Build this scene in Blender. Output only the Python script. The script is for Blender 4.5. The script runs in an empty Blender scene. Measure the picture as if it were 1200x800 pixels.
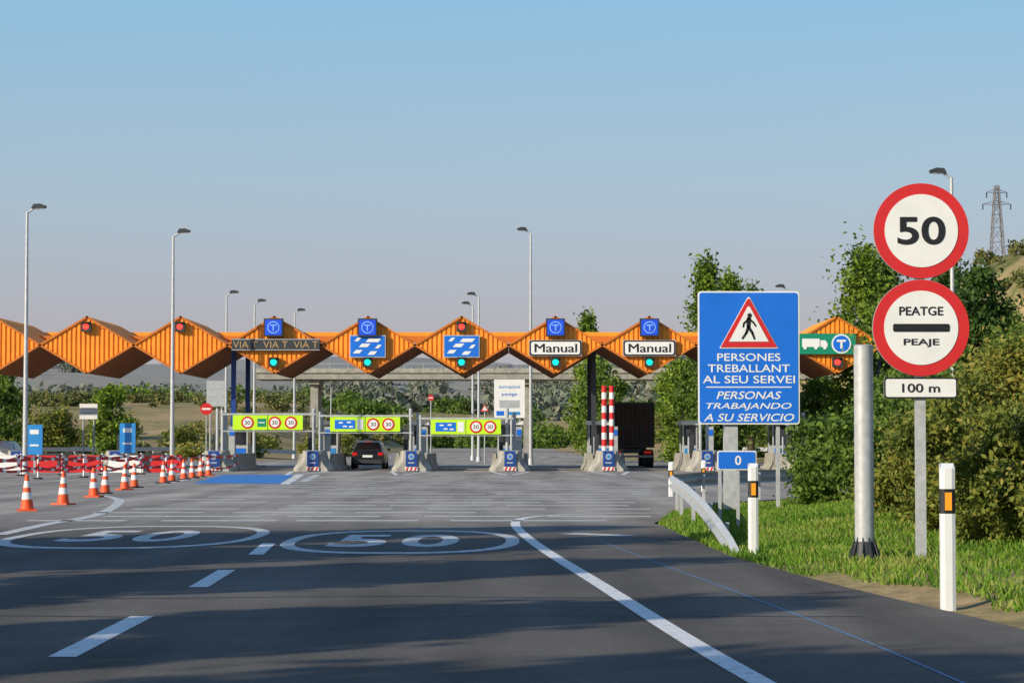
import bpy, math, random
import numpy as np
from mathutils import Vector, noise
random.seed(7); rng=np.random.default_rng(11)
sc=bpy.context.scene
CH=1.5; F=2700.0; HY=516.0           # eye height, focal (px of 1200 wide), horizon row: used to survey the photo
def sx(px,d): return (px-600.0)/F*d
def sz(py,d): return CH+(HY-py)/F*d
def gp(px,py):
    d=F*CH/(py-HY); return (sx(px,d),d)
# ------------------------------------------------------------------ materials
def pm(name,col,rough=0.6,var=0.15,scale=6.0,metal=0.0,bump=0.0,emit=0.0,spec=0.4,fine=0.0):
    m=bpy.data.materials.new(name); m.use_nodes=True
    nt=m.node_tree; N=nt.nodes; L=nt.links; b=N['Principled BSDF']
    b.inputs['Roughness'].default_value=rough; b.inputs['Metallic'].default_value=metal
    b.inputs['Specular IOR Level'].default_value=spec
    tc=N.new('ShaderNodeTexCoord'); n=N.new('ShaderNodeTexNoise'); n.inputs['Scale'].default_value=scale
    n.inputs['Detail'].default_value=6; n.inputs['Roughness'].default_value=0.65
    L.new(tc.outputs['Object'],n.inputs['Vector'])
    r=N.new('ShaderNodeValToRGB'); r.color_ramp.elements[0].position=0.3; r.color_ramp.elements[1].position=0.7
    c=col
    r.color_ramp.elements[0].color=(c[0]*(1-var),c[1]*(1-var),c[2]*(1-var),1)
    r.color_ramp.elements[1].color=(min(1,c[0]*(1+var*.6)),min(1,c[1]*(1+var*.6)),min(1,c[2]*(1+var*.6)),1)
    L.new(n.outputs['Fac'],r.inputs['Fac']); L.new(r.outputs['Color'],b.inputs['Base Color'])
    if bump>0:
        bp=N.new('ShaderNodeBump'); bp.inputs['Strength'].default_value=bump; bp.inputs['Distance'].default_value=0.03
        L.new(n.outputs['Fac'],bp.inputs['Height']); L.new(bp.outputs['Normal'],b.inputs['Normal'])
    if emit>0:
        b.inputs['Emission Color'].default_value=(*col,1); b.inputs['Emission Strength'].default_value=emit
    return m
ORANGE=pm('orange_panel',(0.98,0.345,0.028),0.5,0.14,1.2)
ORANGE_D=pm('orange_trim',(0.60,0.17,0.02),0.5,0.15,2)
ORANGE_SH=pm('orange_shaded',(0.34,0.12,0.03),0.6,0.2,2)  # canopy orange darkened: underside shade put into the colour
WHITE=pm('sign_white',(0.80,0.80,0.77),0.45,0.07,3)
RED=pm('sign_red',(0.62,0.025,0.025),0.4,0.08,3)
BLACK=pm('sign_black',(0.015,0.015,0.017),0.5,0.1,3)
BLUE=pm('sign_blue',(0.012,0.16,0.68),0.4,0.1,2)
DBLUE=pm('dark_blue',(0.015,0.06,0.28),0.4,0.1,3)
LBLUE=pm('light_blue',(0.03,0.25,0.62),0.4,0.1,3)
GREEN=pm('sign_green',(0.01,0.25,0.14),0.4,0.08,2)
LIME=pm('lime_panel',(0.48,0.78,0.02),0.4,0.06,2,emit=0.12)
GALV=pm('galvanised_steel',(0.52,0.53,0.53),0.45,0.22,9,metal=0.2)
GREYP=pm('grey_paint',(0.42,0.44,0.45),0.5,0.15,4)
DARK=pm('dark_metal',(0.04,0.045,0.05),0.5,0.2,5)
PYL=pm('pylon_steel',(0.20,0.20,0.21),0.6,0.2,5)
RUB=pm('rubber',(0.02,0.02,0.02),0.8,0.2,9)
CONC=pm('concrete',(0.38,0.36,0.31),0.85,0.42,2.2,bump=0.4)
CONCD=pm('concrete_old',(0.33,0.32,0.28),0.9,0.3,1.0,bump=0.3)
ORREF=pm('amber_reflector',(0.9,0.35,0.02),0.3,0.05,5,emit=0.1)
CONE=pm('cone_orange',(0.85,0.10,0.02),0.5,0.2,8)
BARK=pm('bark',(0.09,0.065,0.045),0.9,0.4,12,bump=0.6)
CARP=pm('car_paint',(0.012,0.013,0.016),0.2,0.1,3,spec=0.6)
GLASS=pm('dark_glass',(0.02,0.025,0.03),0.08,0.1,2,spec=0.8)
TAIL=pm('tail_light',(0.5,0.01,0.01),0.3,0.1,9,emit=0.25)
TRUCKM=pm('truck_body',(0.07,0.045,0.032),0.7,0.4,2)
LEDR=pm('led_red',(1.0,0.03,0.02),0.4,0,3,emit=2.5)
LEDG=pm('led_green',(0.0,0.8,0.45),0.4,0,3,emit=1.8)
LEDB=pm('led_blue',(0.015,0.07,0.60),0.4,0.1,3,emit=0.25)
LEDT=pm('led_text',(0.20,0.42,0.85),0.4,0,3,emit=0.2)
GREYTXT=pm('grey_text',(0.45,0.30,0.14),0.5,0.1,3)
KERB=pm('kerb_stone',(0.38,0.36,0.33),0.85,0.25,3)

def mat_asphalt():
    m=bpy.data.materials.new('asphalt'); m.use_nodes=True
    nt=m.node_tree;N=nt.nodes;L=nt.links;b=N['Principled BSDF']
    b.inputs['Roughness'].default_value=0.9; b.inputs['Specular IOR Level'].default_value=0.2
    g=N.new('ShaderNodeNewGeometry')
    n1=N.new('ShaderNodeTexNoise'); n1.inputs['Scale'].default_value=26; n1.inputs['Detail'].default_value=8; n1.inputs['Roughness'].default_value=0.9
    mp=N.new('ShaderNodeMapping'); mp.inputs['Scale'].default_value=(0.9,0.07,1)
    n2=N.new('ShaderNodeTexNoise'); n2.inputs['Scale'].default_value=1.0; n2.inputs['Detail'].default_value=5
    n3=N.new('ShaderNodeTexNoise'); n3.inputs['Scale'].default_value=0.28; n3.inputs['Detail'].default_value=7; n3.inputs['Roughness'].default_value=0.75
    L.new(g.outputs['Position'],n1.inputs['Vector']); L.new(g.outputs['Position'],mp.inputs['Vector'])
    L.new(mp.outputs['Vector'],n2.inputs['Vector']); L.new(g.outputs['Position'],n3.inputs['Vector'])
    def mr(src,a,bv,f0=0.3,f1=0.7):
        r=N.new('ShaderNodeMapRange'); r.inputs['From Min'].default_value=f0; r.inputs['From Max'].default_value=f1
        r.inputs['To Min'].default_value=a; r.inputs['To Max'].default_value=bv; L.new(src,r.inputs['Value']); return r.outputs['Result']
    def mul(a,c):
        k=N.new('ShaderNodeMath'); k.operation='MULTIPLY'; L.new(a,k.inputs[0]); L.new(c,k.inputs[1]); return k.outputs[0]
    v=mul(mul(mr(n1.outputs['Fac'],0.4,1.6),mr(n2.outputs['Fac'],0.66,1.28)),mr(n3.outputs['Fac'],0.75,1.28))
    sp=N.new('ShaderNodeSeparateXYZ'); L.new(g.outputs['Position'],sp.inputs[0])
    plaza_gain=mr(sp.outputs['Y'],0.92,2.45,37,46)       # albedo raised along Y to brighten the plaza
    v=mul(v,plaza_gain)
    cm=N.new('ShaderNodeVectorMath'); cm.operation='SCALE'; cm.inputs[0].default_value=(0.128,0.115,0.100)
    L.new(v,cm.inputs['Scale']); L.new(cm.outputs[0],b.inputs['Base Color'])
    bp=N.new('ShaderNodeBump'); bp.inputs['Strength'].default_value=0.3; bp.inputs['Distance'].default_value=0.01
    L.new(n1.outputs['Fac'],bp.inputs['Height']); L.new(bp.outputs['Normal'],b.inputs['Normal'])
    return m
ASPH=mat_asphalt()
def mat_paint(name,col,wear=0.5,under=0.13):
    m=bpy.data.materials.new(name); m.use_nodes=True
    nt=m.node_tree;N=nt.nodes;L=nt.links;b=N['Principled BSDF']; b.inputs['Roughness'].default_value=0.7
    g=N.new('ShaderNodeNewGeometry'); n=N.new('ShaderNodeTexNoise'); n.inputs['Scale'].default_value=7; n.inputs['Detail'].default_value=9; n.inputs['Roughness'].default_value=0.8
    L.new(g.outputs['Position'],n.inputs['Vector'])
    r=N.new('ShaderNodeValToRGB'); e=r.color_ramp.elements
    e[0].position=wear-0.12; e[0].color=(under,under*.97,under*.92,1); e[1].position=wear+0.08; e[1].color=(*col,1)
    L.new(n.outputs['Fac'],r.inputs['Fac']); L.new(r.outputs['Color'],b.inputs['Base Color']); return m
PW=mat_paint('road_paint_white',(0.74,0.74,0.72),0.40)
PWW=mat_paint('road_paint_worn',(0.64,0.64,0.61),0.46,0.18)
PWF=mat_paint('road_paint_faded',(0.68,0.67,0.62),0.47,0.27)
PB=mat_paint('road_paint_blue',(0.03,0.20,0.55),0.38)
PBF=mat_paint('guide_line_blue',(0.08,0.22,0.42),0.46)
TAR=pm('tar_seal',(0.03,0.03,0.03),0.6,0.2,4)
def mat_leaf(name,dark,light,alt=None,trans=0.3):
    m=bpy.data.materials.new(name); m.use_nodes=True
    nt=m.node_tree;N=nt.nodes;L=nt.links
    b=N['Principled BSDF']; b.inputs['Roughness'].default_value=0.6; b.inputs['Specular IOR Level'].default_value=0.25
    g=N.new('ShaderNodeNewGeometry'); n=N.new('ShaderNodeTexNoise'); n.inputs['Scale'].default_value=0.55; n.inputs['Detail'].default_value=4
    L.new(g.outputs['Position'],n.inputs['Vector'])
    ad=N.new('ShaderNodeMath'); ad.operation='MULTIPLY_ADD'; ad.inputs[1].default_value=0.5
    L.new(g.outputs['Random Per Island'],ad.inputs[0]); L.new(n.outputs['Fac'],ad.inputs[2])
    r=N.new('ShaderNodeValToRGB'); e=r.color_ramp.elements
    e[0].position=0.4; e[0].color=(*dark,1); e[1].position=0.95; e[1].color=(*light,1)
    if alt: 
        q=e.new(1.0); q.color=(*alt,1); e[1].position=0.8
    L.new(ad.outputs[0],r.inputs['Fac']); L.new(r.outputs['Color'],b.inputs['Base Color'])
    t=N.new('ShaderNodeBsdfTranslucent'); L.new(r.outputs['Color'],t.inputs['Color'])
    mx=N.new('ShaderNodeMixShader'); mx.inputs[0].default_value=trans
    L.new(b.outputs[0],mx.inputs[1]); L.new(t.outputs[0],mx.inputs[2]); L.new(mx.outputs[0],N['Material Output'].inputs[0])
    return m
LF_G=mat_leaf('leaf_green',(0.04,0.085,0.015),(0.17,0.26,0.035))
LF_P=mat_leaf('leaf_poplar',(0.05,0.11,0.015),(0.24,0.34,0.035))
LF_D=mat_leaf('leaf_dark',(0.018,0.05,0.012),(0.08,0.15,0.025))
LF_Y=mat_leaf('leaf_olive',(0.055,0.09,0.015),(0.23,0.26,0.04),(0.34,0.27,0.05))
LF_S=mat_leaf('leaf_scrub',(0.06,0.08,0.025),(0.19,0.21,0.06),(0.30,0.25,0.08))
LF_H=mat_leaf('leaf_distant_haze',(0.09,0.12,0.09),(0.19,0.22,0.15),(0.24,0.22,0.17),0.1)  # greyed leaf colour, distance haze painted in
GRS=mat_leaf('grass_blade',(0.05,0.14,0.01),(0.20,0.36,0.03),(0.38,0.38,0.10),0.35)

def mat_terrain():
    m=bpy.data.materials.new('terrain'); m.use_nodes=True
    nt=m.node_tree;N=nt.nodes;L=nt.links;b=N['Principled BSDF']; b.inputs['Roughness'].default_value=0.95; b.inputs['Specular IOR Level'].default_value=0.1
    g=N.new('ShaderNodeNewGeometry')
    n=N.new('ShaderNodeTexNoise'); n.inputs['Scale'].default_value=0.06; n.inputs['Detail'].default_value=10; n.inputs['Roughness'].default_value=0.7
    n2=N.new('ShaderNodeTexNoise'); n2.inputs['Scale'].default_value=2.5; n2.inputs['Detail'].default_value=8; n2.inputs['Roughness'].default_value=0.7
    L.new(g.outputs['Position'],n.inputs['Vector']); L.new(g.outputs['Position'],n2.inputs['Vector'])
    r=N.new('ShaderNodeValToRGB'); e=r.color_ramp.elements
    e[0].position=0.36; e[0].color=(0.12,0.14,0.045,1); e[1].position=0.58; e[1].color=(0.44,0.32,0.17,1)
    k=e.new(0.46); k.color=(0.28,0.24,0.11,1)
    L.new(n.outputs['Fac'],r.inputs['Fac'])
    r2=N.new('ShaderNodeValToRGB'); e2=r2.color_ramp.elements; e2[0].position=0.35; e2[0].color=(0.6,0.6,0.6,1); e2[1].position=0.65; e2[1].color=(1.25,1.2,1.15,1)
    L.new(n2.outputs['Fac'],r2.inputs['Fac'])
    mu=N.new('ShaderNodeMix'); mu.data_type='RGBA'; mu.blend_type='MULTIPLY'; mu.inputs[0].default_value=1
    L.new(r.outputs['Color'],mu.inputs[6]); L.new(r2.outputs['Color'],mu.inputs[7])
    sp=N.new('ShaderNodeSeparateXYZ'); L.new(g.outputs['Position'],sp.inputs[0])
    # verge turf beside the near road
    t=N.new('ShaderNodeMapRange'); t.inputs['From Min'].default_value=75; t.inputs['From Max'].default_value=60; t.inputs['To Max'].default_value=0.6; L.new(sp.outputs['Y'],t.inputs['Value'])
    t2=N.new('ShaderNodeMapRange'); t2.inputs['From Min'].default_value=22; t2.inputs['From Max'].default_value=29; L.new(sp.outputs['Y'],t2.inputs['Value'])
    tm=N.new('ShaderNodeMath'); tm.operation='MULTIPLY'; L.new(t.outputs['Result'],tm.inputs[0]); L.new(t2.outputs['Result'],tm.inputs[1])
    mg=N.new('ShaderNodeMix'); mg.data_type='RGBA'; L.new(tm.outputs[0],mg.inputs[0]); L.new(mu.outputs[2],mg.inputs[6]); mg.inputs[7].default_value=(0.10,0.17,0.03,1)
    mr=N.new('ShaderNodeMapRange'); mr.inputs['From Min'].default_value=450; mr.inputs['From Max'].default_value=1800; mr.inputs['To Max'].default_value=0.85  # distance haze mixed into the ground colour along Y
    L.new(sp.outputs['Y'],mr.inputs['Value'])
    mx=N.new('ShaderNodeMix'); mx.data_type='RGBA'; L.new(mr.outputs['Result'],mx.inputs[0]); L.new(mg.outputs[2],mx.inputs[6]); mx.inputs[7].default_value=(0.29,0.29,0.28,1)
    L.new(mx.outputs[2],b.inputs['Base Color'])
    bp=N.new('ShaderNodeBump'); bp.inputs['Strength'].default_value=0.6; bp.inputs['Distance'].default_value=0.08
    L.new(n2.outputs['Fac'],bp.inputs['Height']); L.new(bp.outputs['Normal'],b.inputs['Normal'])
    return m
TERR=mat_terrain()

# ------------------------------------------------------------------ builder
def link(o,parent=None):
    sc.collection.objects.link(o)
    if parent: o.parent=parent
    return o
class B:
    def __init__(s): s.v=[];s.f=[];s.m=[];s.sm=[];s.mats=[]
    def mi(s,m):
        if m not in s.mats: s.mats.append(m)
        return s.mats.index(m)
    def add(s,vs,fs,m,smooth=False):
        o=len(s.v); s.v+=[tuple(v) for v in vs]; i=s.mi(m)
        for f in fs: s.f.append([o+k for k in f]); s.m.append(i); s.sm.append(smooth)
    def box(s,cx,cy,cz,wx,wy,wz,m):
        a,b,c=wx/2,wy/2,wz/2
        s.add([(cx+i*a,cy+j*b,cz+k*c) for i in(-1,1) for j in(-1,1) for k in(-1,1)],
              [(0,1,3,2),(4,6,7,5),(0,4,5,1),(2,3,7,6),(0,2,6,4),(1,5,7,3)],m)
    def cyl(s,p0,p1,r0,r1,m,n=14,caps=True,smooth=True):
        p0=Vector(p0);p1=Vector(p1);d=(p1-p0).normalized()
        u=d.orthogonal().normalized();w=d.cross(u)
        vs=[];
        for p,r in((p0,r0),(p1,r1)):
            for i in range(n):
                a=2*math.pi*i/n; vs.append(p+u*(r*math.cos(a))+w*(r*math.sin(a)))
        fs=[(i,(i+1)%n,n+(i+1)%n,n+i) for i in range(n)]
        s.add(vs,fs,m,smooth)
        if caps: s.add(vs,[tuple(range(n-1,-1,-1)),tuple(range(n,2*n))],m)
    def prism(s,pts,y0,y1,m,smooth=False):
        n=len(pts); vs=[(x,y0,z) for x,z in pts]+[(x,y1,z) for x,z in pts]
        s.add(vs,[tuple(range(n)),tuple(range(2*n-1,n-1,-1))]+[(i,n+i,n+(i+1)%n,(i+1)%n) for i in range(n)],m,smooth)
    def disc(s,cx,cz,r,y,m,t=0.01,n=40):
        s.prism([(cx+r*math.cos(2*math.pi*i/n),cz+r*math.sin(2*math.pi*i/n)) for i in range(n)],y-t,y,m)
    def rrect(s,cx,cz,w,h,r,y,m,t=0.01):
        p=[]
        for (ax,az,a0) in((w/2-r,h/2-r,0),(-w/2+r,h/2-r,90),(-w/2+r,-h/2+r,180),(w/2-r,-h/2+r,270)):
            for k in range(5):
                a=math.radians(a0+k*22.5); p.append((cx+ax+r*math.cos(a),cz+az+r*math.sin(a)))
        s.prism(p,y-t,y,m)
    def stroke(s,a,b,w0,w1,y,m,t=0.004):
        a=Vector(a);b=Vector(b);d=(b-a).normalized();p=Vector((-d.y,d.x))
        s.prism([tuple(a+p*w0),tuple(b+p*w1),tuple(b-p*w1),tuple(a-p*w0)],y-t,y,m)
        s.disc(a.x,a.y,w0,y-t*0.3,m,t,10); s.disc(b.x,b.y,w1,y-t*0.3,m,t,10)
    def loft(s,secs,m,smooth=True):
        n=len(secs[0]); vs=[v for q in secs for v in q]; fs=[]
        for k in range(len(secs)-1):
            for i in range(n): fs.append((k*n+i,k*n+(i+1)%n,(k+1)*n+(i+1)%n,(k+1)*n+i))
        s.add(vs,fs,m,smooth); s.add(secs[0],[tuple(range(n))],m); s.add(secs[-1],[tuple(range(n-1,-1,-1))],m)
    def build(s,name,loc=(0,0,0),parent=None,bevel=0,rotz=0,rot=None):
        me=bpy.data.meshes.new(name); me.from_pydata(s.v,[],s.f)
        for m in s.mats: me.materials.append(m)
        me.polygons.foreach_set('material_index',s.m); me.polygons.foreach_set('use_smooth',s.sm)
        me.update(); o=bpy.data.objects.new(name,me); o.location=loc; o.rotation_euler[2]=rotz
        if rot: o.rotation_euler=rot
        link(o,parent)
        if bevel:
            md=o.modifiers.new('bevel','BEVEL'); md.width=bevel; md.segments=2; md.limit_method='ANGLE'; md.angle_limit=math.radians(40)
        return o
def text(s,w,h,m,parent,loc,plane='XZ',shear=0.0,bold=0.01,name='lettering'):
    cu=bpy.data.curves.new(name,'FONT'); cu.body=s; cu.offset=bold; cu.shear=shear; cu.resolution_u=6
    cu.extrude=0.0
    t=bpy.data.objects.new('tmp',cu); sc.collection.objects.link(t)
    dg=bpy.context.evaluated_depsgraph_get(); me=bpy.data.meshes.new_from_object(t.evaluated_get(dg))
    bpy.data.objects.remove(t)
    n=len(me.vertices); a=np.zeros(n*3); me.vertices.foreach_get('co',a); a=a.reshape(-1,3)
    mn=a.min(0);mx=a.max(0); sp=mx-mn
    x=(a[:,0]-(mn[0]+mx[0])/2)*w/sp[0]; y=(a[:,1]-(mn[1]+mx[1])/2)*h/sp[1]
    q=np.zeros_like(a); q[:,0]=x
    if plane=='XZ': q[:,2]=y
    else: q[:,1]=y
    me.vertices.foreach_set('co',q.ravel()); me.materials.clear(); me.materials.append(m); me.name=name
    for p in me.polygons: p.material_index=0
    me.update(); o=bpy.data.objects.new(name,me); o.location=loc; link(o,parent); return o
# ------------------------------------------------------------------ foliage
def leafobj(name,pts,size,mat,parent=None,loc=(0,0,0),flat=0.0,aspect=0.55):
    n=len(pts); u=rng.normal(size=(n,3)); u/=np.linalg.norm(u,axis=1)[:,None]
    w=rng.normal(size=(n,3)); w-= (w*u).sum(1)[:,None]*u; w/=np.linalg.norm(w,axis=1)[:,None]
    s=size*rng.uniform(0.6,1.4,size=(n,1))
    V=np.stack([pts+u*s,pts+w*s*aspect,pts-u*s,pts-w*s*aspect],1).reshape(-1,3)
    me=bpy.data.meshes.new(name); me.vertices.add(4*n); me.vertices.foreach_set('co',V.ravel())
    me.loops.add(4*n); me.loops.foreach_set('vertex_index',np.arange(4*n,dtype=np.int32))
    me.polygons.add(n); me.polygons.foreach_set('loop_start',np.arange(0,4*n,4,dtype=np.int32)); me.polygons.foreach_set('loop_total',np.full(n,4,dtype=np.int32))
    me.materials.append(mat); me.update(calc_edges=True); me.validate()
    o=bpy.data.objects.new(name,me); o.location=loc; return link(o,parent)
def smooth(t): 
    t=max(0.0,min(1.0,t)); return t*t*(3-2*t)
def interp(pts,y):
    return float(np.interp(y,[p[0] for p in pts],[p[1] for p in pts]))
RE=[(-60,4.6),(0,4.6),(12,4.45),(18.5,4.11),(20.7,3.83),(23.3,3.45),(30,2.85),(42,2.6),(49,3.4),(57,8.0),(75,20),(135,24),(170,10),(200,7),(700,7)]
LE=[(-60,-11),(35,-11),(50,-19),(75,-40),(135,-42),(175,-18),(200,-15),(700,-15)]
def H(x,y):
    z=-0.03; re=interp(RE,y); le=interp(LE,y)
    if x>re:
        z+=smooth((x-re)/1.0)*0.12*smooth((62-y)/10)+smooth((x-re-1.0)/4)*0.3+0.02*noise.noise(Vector((x*.8,y*.8,0)))*smooth((x-re)/1.5)
    if x<le: z+=smooth((le-x)/4)*0.3
    cor=smooth((abs(x+4)-14)/16) if y<560 else 1
    nz=noise.noise(Vector((x*0.012,y*0.012,2.1)))
    z+=smooth((y-185)/200)*8.0*cor*(0.8+0.5*nz)*(1 if x<0 else 0.8)
    z+=smooth((y-560)/2400)*80+ (noise.noise(Vector((x*0.0025,y*0.002,5)))*22*smooth((y-800)/1200))
    hx=x-39-4*noise.noise(Vector((y*.03,1,0)))
    z+=smooth(hx/20)*smooth((y-135)/100)*20.5*(1+0.18*noise.noise(Vector((x*.05,y*.05,3))))*(1-0.3*smooth((y-270)/100))
    if y>140: z+=noise.noise(Vector((x*.08,y*.08,7)))*0.8*cor*smooth((y-170)/40)
    return z
def tree(name,x,y,h,rad,kind='round',mat=LF_G,nl=5000,leaf=0.16,nclump=60,base=0.2,lean=0.0,tight=1.0):
    z0=H(x,y); b=B(); tr=0.022*h+0.04
    top=h*(0.9 if kind!='round' else 0.7); seg=6; P=[]
    for i in range(seg+1):
        t=i/seg; P.append(Vector((lean*t*h+math.sin(t*4+x)*0.02*h*t,math.cos(t*3+y)*0.015*h*t,t*top)))
    for i in range(seg): b.cyl(P[i],P[i+1],tr*(1-i/seg*0.85),tr*(1-(i+1)/seg*0.85),BARK,8,False)
    cl=[];
    for k in range(nclump):
        t=random.random()
        zz=base*h+(1-base)*h*t
        if kind=='poplar': r=rad*math.sin(math.pi*min(1,(0.08+0.92*t))**0.75)**0.7
        elif kind=='pine': r=rad*(1-t)**0.8+0.1
        else: r=rad*math.sqrt(max(0.02,1-(2*t-0.95)**2))
        a=random.uniform(0,2*math.pi); q=r*math.sqrt(random.uniform(0.15,1))*random.uniform(0.75,1.15)
        c=Vector((q*math.cos(a)+lean*zz,q*math.sin(a),zz)); cl.append(c)
        if k%3==0:
            zi=max(0.12*h,zz-q*0.8); tt=min(1,zi/top); i=min(seg-1,int(tt*seg)); s0=P[i].lerp(P[i+1],tt*seg-i)
            b.cyl(s0,c,tr*0.35*(1-tt*.6),tr*0.08,BARK,5,False)
    o=b.build(name,(x,y,z0))
    C=np.array([tuple(c) for c in cl]); idx=rng.integers(0,len(C),nl)
    cr=rad*tight*(0.20 if kind=='round' else 0.23)*rng.uniform(0.5,1.3,size=len(C))
    pts=C[idx]+rng.normal(size=(nl,3))*cr[idx][:,None]*np.array([1,1,0.8 if kind=='round' else 1.25])
    pts=pts[pts[:,2]>0.1]
    leafobj('foliage',pts,leaf,mat,o); return o
def bushes(name,spots,mat,leaf,per,squash=0.75):
    al=[]
    for (x,y,r,h) in spots:
        z0=H(x,y); nc=max(4,int(5+r*7)); n=int(per*r*r)
        a=rng.uniform(0,2*np.pi,nc); q=r*np.sqrt(rng.uniform(0,1,nc))*0.85; hz=h*rng.uniform(0.1,0.95,nc)*np.sqrt(np.maximum(0.1,1-(q/r)**2*0.8))
        C=np.stack([x+q*np.cos(a),y+q*np.sin(a),z0+hz],1); i=rng.integers(0,nc,n)
        p=C[i]+rng.normal(size=(n,3))*r*0.2*np.array([1,1,squash]); p[:,2]=np.maximum(p[:,2],z0+0.02); al.append(p)
    return leafobj(name,np.concatenate(al),leaf,mat)

# ------------------------------------------------------------------ terrain
def axis(segs):
    out=[]
    for a,b_,s in segs:
        v=a
        while v<b_-1e-6: out.append(v); v+=s
    out.append(segs[-1][1]); return out
XS=axis([(-2600,-400,110),(-400,-100,30),(-100,-44,7),(-44,2,4),(2,10,0.35),(10,30,2),(30,110,4),(110,400,29),(400,2600,110)])
YS=axis([(-120,-10,20),(-10,10,4),(10,62,0.8),(62,140,4),(140,330,5),(330,620,14.5),(620,1500,55),(1500,3600,105)])
vs=[(x,y,H(x,y)) for y in YS for x in XS]; nx=len(XS)
fs=[(j*nx+i,j*nx+i+1,(j+1)*nx+i+1,(j+1)*nx+i) for j in range(len(YS)-1) for i in range(nx-1)]
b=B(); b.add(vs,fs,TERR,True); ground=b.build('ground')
# ------------------------------------------------------------------ road
b=B(); ys=axis([(-60,70,1.5),(70,210,5),(210,560,20)])
vs=[];
for y in ys: vs+= [(interp(LE,y),y,0.0),(interp(RE,y)+0.06*noise.noise(Vector((y*1.3,0,0))),y,0.0)]
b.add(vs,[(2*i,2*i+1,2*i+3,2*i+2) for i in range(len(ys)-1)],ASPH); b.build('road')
def ribbon(b,pts,w,m,z):
    P=[Vector((p[0],p[1],0)) for p in pts]; L=[];R=[]
    for i,p in enumerate(P):
        d=(P[min(i+1,len(P)-1)]-P[max(i-1,0)]).normalized(); n=Vector((-d.y,d.x,0))
        L.append(p+n*w/2); R.append(p-n*w/2)
    vs=[]
    for l,r in zip(L,R): vs+=[(l.x,l.y,z),(r.x,r.y,z)]
    b.add(vs,[(2*i,2*i+1,2*i+3,2*i+2) for i in range(len(P)-1)],m)
def catmull(p,k=8):
    out=[];P=[p[0]]+list(p)+[p[-1]]
    for i in range(1,len(P)-2):
        a,b_,c,d=[Vector((q[0],q[1])) for q in P[i-1:i+3]]
        for j in range(k):
            t=j/k; out.append(0.5*((2*b_)+(c-a)*t+(2*a-5*b_+4*c-d)*t*t+(-a+3*b_-3*c+d)*t**3))
    out.append(Vector((p[-1][0],p[-1][1]))); return out
b=B()
edge=[gp(*p) for p in [(1010,865),(895,800),(800,745),(700,682),(640,645),(612,624)]]
edge+=[gp(604,612),gp(618,606),gp(660,602.5),gp(720,601),gp(775,600.5)]
ribbon(b,catmull(edge),0.17,PW,0.004)
ribbon(b,catmull([gp(0,626),gp(60,613),gp(110,604),gp(135,593),gp(140,585),gp(120,580)]),0.25,PWW,0.004)
for a,c in [((55,768),(168,721)),((220,687),(267,667)),((290,649),(316,636))]:
    A=gp(*a);C=gp(*c); ribbon(b,[(A[0]+.12,A[1]),(C[0],C[1])],0.2,PW,0.004)
ribbon(b,[(-2.9,2),(-2.95,6)],0.2,PW,0.004)
ribbon(b,[gp(665,624.5),gp(738,627)],0.5,PWW,0.004)
b.build('lane_marking')
b=B(); ribbon(b,catmull([gp(700,632),gp(760,655),gp(860,692),gp(1000,745),gp(1130,800),gp(1250,850)]),0.028,PBF,0.004)
b.build('blue_guide_line')
for (px,py,rx) in [(165,627.5,1.95),(472,633,1.75)]:
    cx,cy=gp(px,py); b=B(); vs=[];n=72; ry=4.3 if px<300 else 4.0
    for i in range(n):
        a=2*math.pi*i/n; c=abs(math.cos(a))**.8*(1 if math.cos(a)>0 else -1); s_=abs(math.sin(a))**.8*(1 if math.sin(a)>0 else -1)
        vs+=[(rx*c,ry*s_,0.004),((rx-.2)*c,(ry-.45)*s_,0.004)]
    b.add(vs,[(2*i,2*i+1,(2*i+3)%(2*n),(2*i+2)%(2*n)) for i in range(n)],PWW)
    o=b.build('speed_roundel_marking',(cx,cy,0)); text('5',0.82,4.2,PWW,o,(-0.62,0.1,0.0045),'XY',bold=0.02,name='digit_five'); text('0',0.85,4.2,PWW,o,(0.42,0.1,0.0045),'XY',bold=0.02,name='digit_zero')
b=B(); d=43.0; r=0
while d<99:
    x=-8.9+(0.9 if r%2 else 0)+random.uniform(-.5,.5); xe=2.6+(d-43)*0.06
    while x<xe:
        w=random.uniform(1.6,3.2); x2=min(x+w,xe)
        if x2-x>.5 and random.random()<.9: b.add([(x,d,0.004),(x2,d,0.004),(x2,d+.55,0.004),(x,d+.55,0.004)],[(0,1,2,3)],PWF if random.random()<.7 else PWW)
        x=x2+random.uniform(0.3,1.0)
    d+=2.4+(d-43)*0.03; r+=1
b.build('rumble_strip_marking')
b=B()
q=[gp(262,556),gp(345,556),gp(328,566.5),gp(226,566)]; b.add([(x,y,0.0045) for x,y in q],[(0,1,2,3)],PB)
b.build('blue_lane_marking')
b=B(); ribbon(b,[gp(352,556),gp(334,567)],0.35,PW,0.004); ribbon(b,[gp(372,556),gp(356,564)],0.3,PWW,0.004); ribbon(b,[gp(250,556),gp(190,567)],0.3,PWW,0.004)
for k in range(-4,3):
    X=-0.1+4.8*k; 
    for s in(-1,1): ribbon(b,[(X+s*.12,100.5),(X+s*.95,111.8)],0.2,PW,0.006)
    for q in (104,107,110): ribbon(b,[(X-(q-99)*.07,q),(X+(q-99)*.07,q)],0.6,PWW,0.008)
b.build('lane_separator_marking')
b=B()
for (d0,a) in ((22.2,0.3),(19.8,0.5),(33.5,0.2)):
    pts=[(x,d0+0.12*math.sin(x*1.3+d0)+0.08*noise.noise(Vector((x*2,d0,0)))+a*x*0.05) for x in np.arange(-10.5,3.2,0.3)]; ribbon(b,pts,0.07,TAR,0.0025)
b.build('crack_sealant')
b=B()
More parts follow.
